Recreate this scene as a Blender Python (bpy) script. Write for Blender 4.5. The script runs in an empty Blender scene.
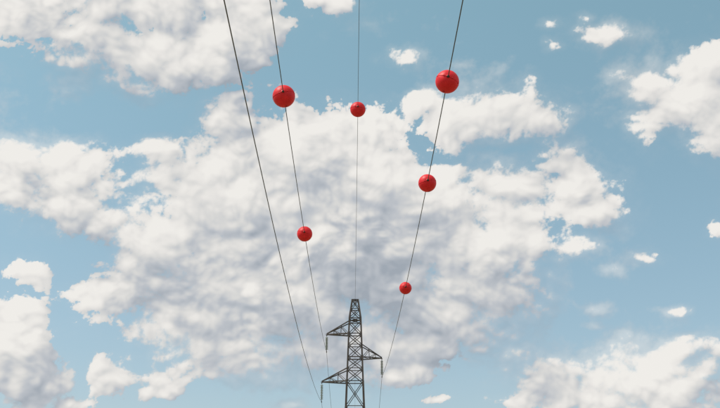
import bpy, math, random
import numpy as np
from mathutils import Vector, Matrix
random.seed(4)
sc = bpy.context.scene
sc.view_settings.view_transform = 'Standard'
sc.view_settings.look = 'None'
sc.view_settings.exposure = 0

# ------------------------------------------------------------ basics
CAM_Z = 1.6
PITCH = math.radians(20.0)
S, C = math.sin(PITCH), math.cos(PITCH)
YT = 89.0                       # distance of the pylon
SPAN = 140.0

def height_at(py, Y):           # height above ground for a sight line at distance Y
    v = (204 - py) / 1000.0
    return CAM_Z + Y * (S + v * C) / (C - v * S)

def link(o):
    sc.collection.objects.link(o)
    return o

# ------------------------------------------------------------ node helpers
class NT:
    def __init__(self, tree):
        self.t = tree; self.n = tree.nodes; self.l = tree.links
    def new(self, typ, **kw):
        nd = self.n.new(typ)
        for k, v in kw.items(): setattr(nd, k, v)
        return nd
    def put(self, sock, v):
        if isinstance(v, bpy.types.NodeSocket): self.l.new(v, sock)
        elif v is not None: sock.default_value = v
    def m(self, op, a, b=None, c=None, clamp=False):
        nd = self.new('ShaderNodeMath', operation=op, use_clamp=clamp)
        self.put(nd.inputs[0], a)
        if b is not None: self.put(nd.inputs[1], b)
        if c is not None: self.put(nd.inputs[2], c)
        return nd.outputs[0]
    def vm(self, op, a, b=None):
        nd = self.new('ShaderNodeVectorMath', operation=op)
        self.put(nd.inputs[0], a)
        if b is not None: self.put(nd.inputs[1], b)
        return nd.outputs[0]
    def noise(self, vec, scale, detail, rough, out='Fac', lac=2.0):
        nd = self.new('ShaderNodeTexNoise')
        self.put(nd.inputs['Vector'], vec)
        nd.inputs['Scale'].default_value = scale
        nd.inputs['Detail'].default_value = detail
        nd.inputs['Roughness'].default_value = rough
        nd.inputs['Lacunarity'].default_value = lac
        return nd.outputs[out]
    def ss(self, v, a, b, o0=0.0, o1=1.0, smooth=True):
        nd = self.new('ShaderNodeMapRange', interpolation_type='SMOOTHSTEP' if smooth else 'LINEAR')
        self.put(nd.inputs[0], v)
        for i, x in enumerate((a, b, o0, o1)): nd.inputs[1 + i].default_value = x
        return nd.outputs[0]
    def mix(self, f, a, b, mode='MIX'):
        nd = self.new('ShaderNodeMix', data_type='RGBA', blend_type=mode)
        self.put(nd.inputs[0], f); self.put(nd.inputs[6], a); self.put(nd.inputs[7], b)
        return nd.outputs[2]

def material(name):
    m = bpy.data.materials.new(name); m.use_nodes = True
    nt = NT(m.node_tree)
    return m, nt, m.node_tree.nodes['Principled BSDF'], m.node_tree.nodes['Material Output']

def simple_mat(name, c1, c2, scale, rough, metal=0.0, bump=0.0, spec=0.5):
    m, nt, b, o = material(name)
    tc = nt.new('ShaderNodeTexCoord').outputs['Object']
    f = nt.ss(nt.noise(tc, scale, 5, 0.6), 0.35, 0.65)
    nt.put(b.inputs['Base Color'], nt.mix(f, (*c1, 1), (*c2, 1)))
    nt.put(b.inputs['Roughness'], nt.m('MULTIPLY_ADD', f, 0.2, rough - 0.1))
    b.inputs['Metallic'].default_value = metal
    b.inputs['Specular IOR Level'].default_value = spec
    if bump:
        bn = nt.new('ShaderNodeBump'); bn.inputs['Strength'].default_value = bump
        bn.inputs['Distance'].default_value = 0.01
        nt.put(bn.inputs['Height'], f); nt.l.new(bn.outputs[0], b.inputs['Normal'])
    return m

M_STEEL = simple_mat('weathered_steel', (0.050, 0.042, 0.042), (0.09, 0.072, 0.066), 3.0, 0.7, 0.1)
M_WIRE = simple_mat('aged_conductor', (0.045, 0.045, 0.047), (0.08, 0.08, 0.08), 6.0, 0.6, 0.3)
M_GLASS = simple_mat('insulator_glass', (0.15, 0.18, 0.17), (0.24, 0.28, 0.26), 5.0, 0.3)
M_RED = simple_mat('red_fibreglass', (0.58, 0.008, 0.016), (0.72, 0.015, 0.024), 4.0, 0.5, 0, 0.2, 0.3)
M_REDD = simple_mat('faded_red_flange', (0.30, 0.004, 0.010), (0.42, 0.007, 0.014), 6.0, 0.6, 0, 0, .25)
M_DARK = simple_mat('dark_clamp', (0.03, 0.02, 0.02), (0.07, 0.05, 0.045), 8.0, 0.6, 0.4)
M_CONC = simple_mat('concrete', (0.28, 0.27, 0.25), (0.38, 0.37, 0.34), 6.0, 0.85)

# ------------------------------------------------------------ mesh builder
class MB:
    def __init__(self): self.v = []; self.f = []; self.mi = []; self.sm = []
    def bar(self, a, b, w, mi=0):           # L-section steel angle between 2 points
        a = Vector(a); b = Vector(b); d = (b - a)
        if d.length < 1e-5: return
        d.normalize()
        up = Vector((0, 0, 1)) if abs(d.z) < 0.9 else Vector((0, 1, 0))
        x = d.cross(up).normalized(); y = x.cross(d).normalized()
        t = max(w * 0.18, 0.008)
        prof = [(0, 0), (w, 0), (w, t), (t, t), (t, w), (0, w)]
        i0 = len(self.v)
        for p in (a, b):
            for (px, py) in prof:
                self.v.append(p + x * (px - w / 2) + y * (py - w / 2))
        for k in range(6):
            k2 = (k + 1) % 6
            self.f.append((i0 + k, i0 + k2, i0 + 6 + k2, i0 + 6 + k)); self.mi.append(mi); self.sm.append(False)
        self.f.append(tuple(i0 + k for k in reversed(range(6)))); self.mi.append(mi); self.sm.append(False)
        self.f.append(tuple(i0 + 6 + k for k in range(6))); self.mi.append(mi); self.sm.append(False)
    def tube(self, pts, r, n=8, mi=0):
        i0 = len(self.v); N = len(pts)
        for k, p in enumerate(pts):
            p = Vector(p)
            d = (Vector(pts[min(k + 1, N - 1)]) - Vector(pts[max(k - 1, 0)])).normalized()
            up = Vector((0, 0, 1)) if abs(d.z) < 0.9 else Vector((0, 1, 0))
            x = d.cross(up).normalized(); y = x.cross(d)
            rr = r[k] if isinstance(r, (list, tuple)) else r
            for j in range(n):
                a = 2 * math.pi * j / n
                self.v.append(p + x * (rr * math.cos(a)) + y * (rr * math.sin(a)))
        self._skin(i0, N, n, mi)
    def _skin(self, i0, N, n, mi):
        for k in range(N - 1):
            for j in range(n):
                j2 = (j + 1) % n
                self.f.append((i0 + k * n + j, i0 + k * n + j2, i0 + (k + 1) * n + j2, i0 + (k + 1) * n + j))
                self.mi.append(mi); self.sm.append(True)
        self.f.append(tuple(i0 + j for j in reversed(range(n)))); self.mi.append(mi); self.sm.append(False)
        self.f.append(tuple(i0 + (N - 1) * n + j for j in range(n))); self.mi.append(mi); self.sm.append(False)
    def lathe(self, prof, axis_o, axis_d, n=32, mi=0):   # prof: (along, radius)
        o = Vector(axis_o); d = Vector(axis_d).normalized()
        up = Vector((0, 0, 1)) if abs(d.z) < 0.9 else Vector((0, 1, 0))
        x = d.cross(up).normalized(); y = x.cross(d)
        i0 = len(self.v)
        for s, r in prof:
            p = o + d * s
            for j in range(n):
                a = 2 * math.pi * j / n
                self.v.append(p + x * (r * math.cos(a)) + y * (r * math.sin(a)))
        self._skin(i0, len(prof), n, mi)
    def obj(self, name, mats, parent=None, loc=(0, 0, 0)):
        me = bpy.data.meshes.new(name)
        me.from_pydata([tuple(v) for v in self.v], [], self.f)
        for m in mats: me.materials.append(m)
        me.polygons.foreach_set('material_index', self.mi)
        me.polygons.foreach_set('use_smooth', self.sm)
        me.update()
        o = link(bpy.data.objects.new(name, me))
        o.location = loc
        if parent: o.parent = parent
        return o

# ------------------------------------------------------------ pylons
Z_TOP = height_at(300, YT)
ARM = {'ul': height_at(334.5, YT), 'r': height_at(358, YT), 'll': height_at(382, YT)}
ATT = {'ul': height_at(352, YT), 'r': height_at(377, YT), 'll': height_at(402, YT), 'e': Z_TOP - 0.05}

def pylon(Y, xs):
    """xs : x of arm tips for ul, r, ll"""
    root = link(bpy.data.objects.new('electricity_pylon', None))
    root.location = (xs['e'], Y, 0)
    cx = xs['e']
    b = MB()
    z1 = Z_TOP - 1.75                # base of the peak
    zw = ARM['ll'] - 2.2             # waist
    def half(z):
        if z > z1: return 0.52 + (0.27 - 0.52) * (z - z1) / (Z_TOP - z1)
        if z > zw: return 0.80 + (0.52 - 0.80) * (z - zw) / (z1 - zw)
        return 2.1 + (0.80 - 2.1) * z / zw
    def corner(i, z):
        h = half(z); sx, sy = ((-1, -1), (1, -1), (1, 1), (-1, 1))[i]
        return Vector((sx * h, sy * h, z))
    fixed = sorted([Z_TOP, z1, ARM['ul'], ARM['r'], ARM['ll'], ARM['ul'] + 1.15, ARM['r'] + 1.15, ARM['ll'] + 1.15, zw, 0.25])
    lv = []
    for a, c in zip(fixed[:-1], fixed[1:]):
        if c - a < 0.12: continue
        hh = half((a + c) / 2) * 2
        n = max(1, round((c - a) / (hh * 1.0)))
        for k in range(n): lv.append(a + (c - a) * k / n)
    lv.append(Z_TOP)
    for a, c in zip(lv[:-1], lv[1:]):
        for i in range(4):
            j = (i + 1) % 4
            b.bar(corner(i, a), corner(i, c), 0.13 if a > zw else 0.16)
            b.bar(corner(i, a), corner(j, c), 0.065)
            b.bar(corner(j, a) * 0.985 + Vector((0, 0, a * 0.015)), corner(i, c) * 0.985 + Vector((0, 0, c * 0.015)), 0.06)
            if a > 1: b.bar(corner(i, a), corner(j, a), 0.065)
    for i in range(4): b.bar(corner(i, Z_TOP), corner((i + 1) % 4, Z_TOP), 0.08)
    b.bar((-0.30, 0, Z_TOP + 0.06), (0.30, 0, Z_TOP + 0.06), 0.10)
    b.bar((0, -0.28, Z_TOP + 0.02), (0, 0.28, Z_TOP + 0.02), 0.09)
    b.obj('tower_body', [M_STEEL], root)
    arms = MB()
    for key in ('ul', 'r', 'll'):
        z = ARM[key]; zt = z + 1.15
        tip = Vector((xs[key] - cx, 0, z)); s = 1 if tip.x > 0 else -1
        for sy in (-1, 1):
            h, ht = half(z), half(zt)
            lo = Vector((s * h, sy * h, z)); hi = Vector((s * ht, sy * ht, zt))
            arms.bar(lo, tip, 0.10); arms.bar(hi, tip + Vector((0, 0, 0.06)), 0.09)
            prev_l = lo
            for t in (0.36, 0.68):
                pl = lo.lerp(tip, t); ph = hi.lerp(tip, t)
                arms.bar(pl, ph, 0.045); arms.bar(prev_l, ph, 0.045)
                prev_l = pl
        for t0, t1 in ((0.0, 0.36), (0.36, 0.68)):
            A = Vector((s * half(z), -half(z), z)).lerp(tip, t0); Bv = Vector((s * half(z), half(z), z)).lerp(tip, t1)
            arms.bar(A, Bv, 0.045)
            A = Vector((s * half(z), -half(z), z)).lerp(tip, t1)
            arms.bar(A, Bv, 0.045)
        arms.bar(tip + Vector((0, -0.12, 0)), tip + Vector((0, 0.12, 0)), 0.14)
        arms.bar((s * half(z), -half(z), z + .01), (-s * half(z), -half(z), z + .01), 0.085)
        arms.bar((s * half(z), half(z), z + .01), (-s * half(z), half(z), z + .01), 0.085)
    arms.obj('cross_arms', [M_STEEL], root)
    ins = MB(); hw = MB()
    for key in ('ul', 'r', 'll'):
        x = xs[key] - cx; z = ARM[key]; za = ATT[key]
        hw.tube([(x, 0, z), (x, 0, za + 0.03)], 0.022, 8)
        n = 9; top = z - 0.22; bot = za + 0.22; p = (top - bot) / n
        for k in range(n):
            zz = top - k * p
            ins.lathe([(0, .03), (0.02, .055), (0.045, .06), (0.06, .10), (0.085, .135), (0.10, .135), (0.105, .05), (p * .98, .03)],
                      (x, 0, zz), (0, 0, -1), 18)
        hw.tube([(x, -0.22, za + 0.0), (x, -0.1, za - 0.0), (x, 0.1, za), (x, 0.22, za)], [0.025, 0.045, 0.045, 0.025], 8)
        hw.tube([(x, 0, z - .18), (x, 0.2, z - .2), (x, 0.24, z - .38)], 0.012, 6)
        hw.tube([(x, 0, za + .16), (x, 0.2, za + .16), (x, 0.24, za + .32)], 0.012, 6)
    ins.obj('insulator_strings', [M_GLASS], root)
    hw.obj('line_hardware', [M_DARK], root)
    ft = MB()
    for i in range(4):
        c = corner(i, 0.2)
        ft.tube([(c.x, c.y, -0.5), (c.x, c.y, 0.3)], 0.45, 4)
    fo = ft.obj('footings', [M_CONC], root)
    for p in fo.data.polygons: p.use_smooth = False
    return root

# wires: x(Y) = xt + b (Y - YT)
WIRES = {'ul': (-2.56, -0.0042, ATT['ul'], 4.05, 0.0135), 'r': (2.40, 0.0, ATT['r'], 4.05, 0.0135),
         'll': (-2.95, -0.0075, ATT['ll'], 4.05, 0.0125), 'e': (0.0, -0.0024, ATT['e'], 3.2, 0.009)}
def wire_x(k, Y):
    xt, b = WIRES[k][:2]
    return xt + b * (min(Y, YT) - YT)
def wire_z(k, Y):
    zt, sag = WIRES[k][2:4]
    t = ((Y - (YT - SPAN)) % SPAN) / SPAN
    return zt - 4 * sag * t * (1 - t)
for Y in (YT, YT - SPAN, YT + SPAN):
    pylon(Y, {k: wire_x(k, Y) for k in WIRES})
for k in WIRES:
    b = MB()
    ys = [YT - SPAN + i for i in range(int(2 * SPAN) + 1)]
    b.tube([(wire_x(k, y), y, wire_z(k, y)) for y in ys], WIRES[k][4], 8)
    b.obj('power_line', [M_WIRE])

# ------------------------------------------------------------ marker balls
def marker_ball(k, py, R, roll):
    lo, hi = 10.0, 88.0
    for _ in range(60):
        mid = (lo + hi) / 2
        if wire_z(k, mid) > height_at(py, mid): lo = mid
        else: hi = mid
    Y = lo
    p = Vector((wire_x(k, Y), Y, wire_z(k, Y)))
    q = Vector((wire_x(k, Y + .5), Y + .5, wire_z(k, Y + .5)))
    d = (q - p).normalized()
    b = MB()
    prof = []
    for i in range(33):
        a = math.pi * i / 32
        prof.append((-math.cos(a) * R * 0.97, max(math.sin(a) * R, 0.045)))
    b.lathe(prof, (0, 0, 0), (0, 1, 0), 48, 0)
    b.lathe([(-R * 1.10, .022), (-R * 1.08, .032), (-R * .95, .042), (-R * .9, .042)], (0, 0, 0), (0, 1, 0), 20, 2)
    b.lathe([(R * .9, .042), (R * .95, .042), (R * 1.08, .032), (R * 1.10, .022)], (0, 0, 0), (0, 1, 0), 20, 2)
    # bolted flange around the joint plane (plane holds the cable)
    b.lathe([(-0.006, R * .985), (-0.005, R * 1.010), (0.005, R * 1.010), (0.006, R * .985)], (0, 0, 0), (0, 0, 1), 48, 0)
    for j in range(8):
        a = 2 * math.pi * (j + .5) / 8
        c = (math.cos(a) * R * 1.0, math.sin(a) * R * 1.0)
        b.tube([(c[0], c[1], -0.018), (c[0], c[1], 0.018)], 0.009, 6, 1)
    for s in (-1, 1):    # drain / lifting boss
        b.lathe([(R * .97, .04), (R * 1.010, .04), (R * 1.015, .03)], (0, 0, 0), (0, 0, s), 16, 1)
    o = b.obj('aerial_marker_ball', [M_RED, M_REDD, M_DARK])
    o.rotation_mode = 'QUATERNION'
    o.rotation_quaternion = d.to_track_quat('Y', 'Z') @ Matrix.Rotation(roll, 4, 'Y').to_quaternion()
    o.location = p
marker_ball('r', 81.5, 0.31, 0.35)
marker_ball('r', 183, 0.30, -0.2)
marker_ball('r', 288, 0.295, 0.15)
marker_ball('ul', 96.5, 0.365, -0.25)
marker_ball('ul', 234, 0.36, 0.3)
marker_ball('e', 109.5, 0.36, 0.1)

# ------------------------------------------------------------ ground
def ground():
    n = 96; rings = [0, 5, 15, 30, 60, 120, 250, 500, 1000, 2500, 5000, 9500]
    vs = [(0, 0, 0)]; fs = []
    for r in rings[1:]:
        for j in range(n):
            a = 2 * math.pi * j / n; vs.append((r * math.cos(a), r * math.sin(a), 0))
    for j in range(n): fs.append((0, 1 + j, 1 + (j + 1) % n))
    for k in range(len(rings) - 2):
        for j in range(n):
            j2 = (j + 1) % n
            fs.append((1 + k * n + j, 1 + (k + 1) * n + j, 1 + (k + 1) * n + j2, 1 + k * n + j2))
    me = bpy.data.meshes.new('ground'); me.from_pydata(vs, [], fs)
    m, nt, b, o = material('dry_grass')
    tc = nt.new('ShaderNodeTexCoord').outputs['Object']
    f = nt.ss(nt.noise(tc, 0.05, 6, .65), .35, .65); g = nt.noise(tc, 8, 5, .7)
    c = nt.mix(f, (0.10, 0.12, 0.035, 1), (0.24, 0.19, 0.09, 1))
    nt.put(b.inputs['Base Color'], nt.mix(g, c, (0.30, 0.25, 0.14, 1)))
    b.inputs['Roughness'].default_value = .95
    me.materials.append(m)
    link(bpy.data.objects.new('ground', me))
ground()

# ------------------------------------------------------------ sun + sky
SUN_EL, SUN_AZ = math.radians(58), math.radians(-100)
sd = Vector((math.sin(SUN_AZ) * math.cos(SUN_EL), math.cos(SUN_AZ) * math.cos(SUN_EL), math.sin(SUN_EL)))
L = bpy.data.lights.new('sun', 'SUN'); L.energy = 3.8; L.angle = math.radians(.53); L.color = (1, .95, .88)
lo = link(bpy.data.objects.new('sun', L)); lo.rotation_euler = (-sd).to_track_quat('-Z', 'Y').to_euler()
W = bpy.data.worlds.new('World'); sc.world = W; W.use_nodes = True
wn = NT(W.node_tree); bg = W.node_tree.nodes['Background']
sky = wn.new('ShaderNodeTexSky', sky_type='NISHITA', sun_disc=False, sun_elevation=SUN_EL, sun_rotation=SUN_AZ)
sky.dust_density = 1.0; sky.ozone_density = 1.0
sep = wn.new('ShaderNodeSeparateXYZ'); wn.put(sep.inputs[0], wn.new('ShaderNodeTexCoord').outputs['Generated'])
hf = wn.ss(sep.outputs[2], 0.12, 0.55, smooth=False)
tint = wn.mix(hf, (1.02, 0.96, 0.86, 1), (1.36, 1.52, 1.10, 1))
wn.put(bg.inputs['Color'], wn.mix(1.0, sky.outputs[0], tint, 'MULTIPLY'))
bg.inputs['Strength'].default_value = 0.142

# ------------------------------------------------------------ cumulus layer on the sky dome
# (bearing, height, half widths) in milliradians about the line's azimuth and a 20 deg elevation
B = [
 (30,8,64,30),(90,34,64,38),(160,54,64,44),(225,36,58,44),(150,0,150,34),(20,-10,60,40),(325,0,24,14),(195,62,60,34),(262,18,34,30),
 (30,165,62,38),(62,180,50,38),(10,195,54,28),(95,222,56,30),(60,158,40,26),(125,232,44,28),(60,205,50,24),
 (226,122,44,34),(165,150,46,11),(318,126,58,32),(372,128,42,30),(200,180,70,42),(255,200,90,66),(150,245,60,42),
 (125,290,66,44),(190,318,90,46),(255,290,110,70),(240,355,90,28),(350,240,130,100),(430,205,86,52),(515,190,80,38),
 (572,190,46,32),(490,245,66,38),(480,292,78,38),(455,330,58,24),(395,345,70,30),(395,374,32,14),(320,352,74,28),(500,300,60,26),
 (320,305,80,60),(400,300,70,50),
 (600,212,26,18),(300,165,100,50),(380,175,84,50),(568,250,26,14),(645,257,20,8),(612,268,12,6),
 (475,114,72,32),(545,124,34,24),(428,100,26,14),(405,60,22,11),(500,108,60,28),
 (700,92,74,46),(648,84,30,17),(672,110,40,28),(715,62,34,18),(730,110,50,40),
 (608,32,32,10),(548,22,9,5),(551,46,9,6),(583,17,7,5),
 (34,268,34,13),(8,345,54,46),(30,385,48,34),(-20,330,60,40),(70,404,20,10),
 (108,378,32,20),(170,386,17,10),(148,394,11,7),
 (625,378,92,38),(560,368,38,18),(680,348,26,16),(600,397,95,30),(660,390,54,34),(508,402,13,7),(438,397,16,4),
 (672,310,14,5),(590,305,16,6),(718,226,8,9),(590,322,8,4),
 (295,404,12,5),(725,350,12,8),
]
HOLES = [(60,262,34,24,.7),(110,120,70,14,.7),(300,64,40,16,.6),(590,135,24,40,.6),(505,148,40,5,.5),(585,290,24,40,.5),(60,320,12,34,.5),(445,158,26,6,.35),(82,375,7,30,.7),(142,366,10,20,.5),(405,85,18,8,.5)]
B = np.array(B, float)
rng = np.random.default_rng(7)
RB = []
while len(RB) < 260:            # more clouds in the rest of the sky
    az = rng.uniform(-math.pi, math.pi); el = math.asin(rng.uniform(0.03, 1.0))
    d = np.array([math.sin(az) * math.cos(el), math.cos(az) * math.cos(el), math.sin(el)])
    dep = d[1] * C + d[2] * S
    if dep > .1:
        u, v = 355 + 1000 * d[0] / dep, 204 - 1000 * (d[2] * C - d[1] * S) / dep
        if -150 < u < 870 and -130 < v < 540: continue
    if d @ np.array(sd) > math.cos(math.radians(22)): continue
    RB.append((*d, rng.uniform(.03, .15) * (1 if el > .25 else .7)))
RB = np.array(RB)

def coverage(D):
    K = 5.0
    dep = D[:, 1] * C + D[:, 2] * S
    ok = dep > .15; dp = np.where(ok, dep, 1)
    u = 355 + 1000 * D[:, 0] / dp; v = 204 - 1000 * (D[:, 2] * C - D[:, 1] * S) / dp
    acc = np.zeros(len(D))
    for (x, y, rx, ry) in B:
        r = np.sqrt(((u - x) / rx) ** 2 + ((v - y) / ry) ** 2)
        s = (min(rx, ry) / 30) ** .5
        g = np.where(ok, (1 - r) * s, -3)
        if min(rx, ry) < 15: g = np.where(g > 0, g * 1.1 + 0.12, g * 1.6 + .12)
        acc += np.exp(K * np.clip(g, -4, 2))
    for (x, y, z, R) in RB:
        ca = np.clip(D @ np.array([x, y, z]), -1, 1)
        near = ca > math.cos(min(3.0, R * 3))
        g = 1 - np.arccos(ca[near]) / R
        acc[near] += np.exp(K * g)
    c = np.clip(np.log(acc + 1e-3) / K, -1.2, 1.6)
    for (x, y, rx, ry, w) in HOLES:
        c -= np.where(ok, w * np.exp(-(((u - x) / rx) ** 2 + ((v - y) / ry) ** 2)), 0)
    return c

# gradient noise
pr = np.random.default_rng(21)
PERM = np.concatenate([pr.permutation(256)] * 3).astype(np.int32)
GR = pr.normal(size=(256, 3)).astype(np.float32); GR /= np.linalg.norm(GR, axis=1)[:, None]
def perlin(P):
    Fi = np.floor(P); f = (P - Fi).astype(np.float32); i = Fi.astype(np.int32) & 255
    w = f * f * f * (f * (f * 6 - 15) + 10)
    out = 0
    for dx in (0, 1):
        wx = w[:, 0] if dx else 1 - w[:, 0]; h0 = PERM[i[:, 0] + dx]
        for dy in (0, 1):
            wy = w[:, 1] if dy else 1 - w[:, 1]; h1 = PERM[h0 + i[:, 1] + dy]
            for dz in (0, 1):
                wz = w[:, 2] if dz else 1 - w[:, 2]; h = PERM[h1 + i[:, 2] + dz]
                g = GR[h]
                dot = g[:, 0] * (f[:, 0] - dx) + g[:, 1] * (f[:, 1] - dy) + g[:, 2] * (f[:, 2] - dz)
                out = out + wx * wy * wz * dot
    return out * 1.6
def fbm(P, s, octv, rough=.5, off=0.0):
    a, t = 1.0, 0
    for k in range(octv):
        t = t + a * perlin(P * s + off + k * 17.3 + 40); s *= 2.03; a *= rough
    return t
def billow(P, s, octv, rough=.5, off=0.0):
    a, t = 1.0, 0
    for k in range(octv):
        n = perlin(P * s + off + k * 11.7 + 60)
        t = t + a * (np.sqrt(n * n + .005) - .24); s *= 2.07; a *= rough
    return t

def cloud_density(D, full=True):
    P = D * np.array([1, 1, 1.25])
    wv = np.stack([fbm(P, 9, 2, .5, 3.1), fbm(P, 9, 2, .5, 8.7), fbm(P, 9, 2, .5, 13.9)], -1) * .010
    if full:
        wv += np.stack([perlin(P * 40 + 3.3), perlin(P * 40 + 90.1), perlin(P * 40 + 55.5)], -1) * .0035
    Q = P + wv
    cov = coverage(D + wv * .4)
    base = cov - .10 + 0.36 * fbm(Q, 15, 3, .55)
    bl = billow(Q, 26, 3, .55)
    if not full: return base + .75 * bl
    # finer structure
    fine_ = 0.36 * .55 ** 3 * fbm(Q, 15 * 2.03 ** 3, 4, .6, 51.9) + .75 * .5 ** 3 * billow(Q, 26 * 2.07 ** 3, 2, .5, 35.1)
    return base + .75 * bl + 1.7 * fine_, base + .75 * bl

def directions(azs, els):
    A, E = np.meshgrid(azs, els, indexing='xy')
    return np.stack([np.sin(A) * np.cos(E), np.cos(A) * np.cos(E), np.sin(E)], -1).reshape(-1, 3)
fine = math.radians(.075)
azs = list(np.arange(-math.radians(25), math.radians(25), fine))
azs += list(np.linspace(math.radians(25), 2 * math.pi - math.radians(25), 320))[:-1]
els = list(np.linspace(0, math.radians(5), 8))[:-1] + list(np.arange(math.radians(5), math.radians(36), fine)) + list(np.linspace(math.radians(36), math.radians(89.6), 70))
azs, els = np.array(azs), np.array(els)
D = directions(azs, els)
RD = 9000.0
sdn = np.array(sd)
c1, _ = cloud_density(D)
s1 = cloud_density(D, False)
f1 = c1 - s1
lit = 0.20 * np.clip(f1, -.5, .5)
for step, wt in ((.007, .60), (.018, .38), (.045, .30), (.09, .17)):
    D2 = D + sdn * step; D2 /= np.linalg.norm(D2, axis=1)[:, None]
    d2 = cloud_density(D2, False)
    lit += wt * (np.clip(s1, -.2, 9) - np.clip(d2, -.2, 9))
big = fbm(D, 6, 3, .5, 31.0)
soft = fbm(D * np.array([1, 1, 1.6]), 8, 4, .5, 77.0)
na, ne = len(azs), len(els)
I, J = np.meshgrid(np.arange(na), np.arange(ne - 1))
I2 = (I + 1) % na
faces = np.stack([J * na + I, (J + 1) * na + I, (J + 1) * na + I2, J * na + I2], -1).reshape(-1, 4)
me = bpy.data.meshes.new('sky_clouds')
me.vertices.add(len(D)); me.vertices.foreach_set('co', (D * RD).astype(np.float32).ravel())
me.loops.add(len(faces) * 4); me.loops.foreach_set('vertex_index', faces.astype(np.int32).ravel())
me.polygons.add(len(faces)); me.polygons.foreach_set('loop_start', (np.arange(len(faces)) * 4).astype(np.int32))
me.update(calc_edges=True)
for nm, arr in (('cl_depth', c1), ('cl_sunlit', lit), ('cl_edge', big), ('cl_soft', soft)):
    at = me.attributes.new(nm, 'FLOAT', 'POINT'); at.data.foreach_set('value', np.ascontiguousarray(arr, np.float32))
me.polygons.foreach_set('use_smooth', np.ones(len(faces), bool))
m = bpy.data.materials.new('cumulus'); m.use_nodes = True; m.node_tree.nodes.clear()
m.cycles.emission_sampling = 'NONE'
nt = NT(m.node_tree)
A_ = lambda n: nt.new('ShaderNodeAttribute', attribute_name=n).outputs['Fac']
dirn = nt.vm('NORMALIZE', nt.new('ShaderNodeNewGeometry').outputs['Position'])
fn = nt.m('SUBTRACT', nt.noise(dirn, 240, 4, .6), .5)
d1 = nt.m('MULTIPLY_ADD', fn, 0.48, A_('cl_depth'))
width = nt.m('MULTIPLY_ADD', A_('cl_edge'), 0.60, 0.34)
width = nt.m('MAXIMUM', width, 0.14)
a0 = nt.m('DIVIDE', nt.m('ADD', d1, .02), width, clamp=True)
alpha = nt.ss(a0, 0.0, 1.0)
veil = nt.m('MULTIPLY', nt.ss(d1, -0.7, 0.25), nt.ss(A_('cl_edge'), -0.2, 0.6, 0.05, 0.40))
alpha = nt.m('MAXIMUM', alpha, veil)
alpha = nt.m('MULTIPLY', alpha, .975)
thick = nt.ss(d1, 0.25, 1.5)
l = nt.m('MULTIPLY_ADD', A_('cl_sunlit'), 0.92, 0.66)
l = nt.m('MULTIPLY_ADD', thick, -0.34, l)
l = nt.m('MULTIPLY_ADD', A_('cl_soft'), 0.38, l)
l = nt.m('MULTIPLY_ADD', fn, 0.18, l)
ramp = nt.new('ShaderNodeValToRGB'); nt.put(ramp.inputs[0], nt.ss(l, -0.15, 1.15, smooth=False))
cr = ramp.color_ramp
def lin(c): return tuple((x / 255 / 12.92 if x / 255 <= .04045 else ((x / 255 + .055) / 1.055) ** 2.4) for x in c) + (1,)
cr.elements[0].position = 0.0; cr.elements[0].color = lin((160, 168, 178))
cr.elements[1].position = 1.0; cr.elements[1].color = lin((241, 238, 233))
e = cr.elements.new(.36); e.color = lin((189, 193, 199))
e = cr.elements.new(.62); e.color = lin((217, 216, 214))
e = cr.elements.new(.82); e.color = lin((233, 230, 226))
em = nt.new('ShaderNodeEmission'); nt.put(em.inputs[0], ramp.outputs[0]); em.inputs[1].default_value = 1.0
tr = nt.new('ShaderNodeBsdfTransparent')
mx = nt.new('ShaderNodeMixShader'); nt.put(mx.inputs[0], alpha)
nt.l.new(tr.outputs[0], mx.inputs[1]); nt.l.new(em.outputs[0], mx.inputs[2])
out = nt.new('ShaderNodeOutputMaterial'); nt.l.new(mx.outputs[0], out.inputs[0])
me.materials.append(m)
link(bpy.data.objects.new('sky', me))

# ------------------------------------------------------------ camera
cam = bpy.data.cameras.new('camera'); cam.lens = 50; cam.sensor_width = 36
cam.clip_end = 30000
co = link(bpy.data.objects.new('camera', cam)); co.location = (0, 0, CAM_Z)
co.rotation_euler = (math.pi / 2 + PITCH, 0, -0.005)
sc.camera = co
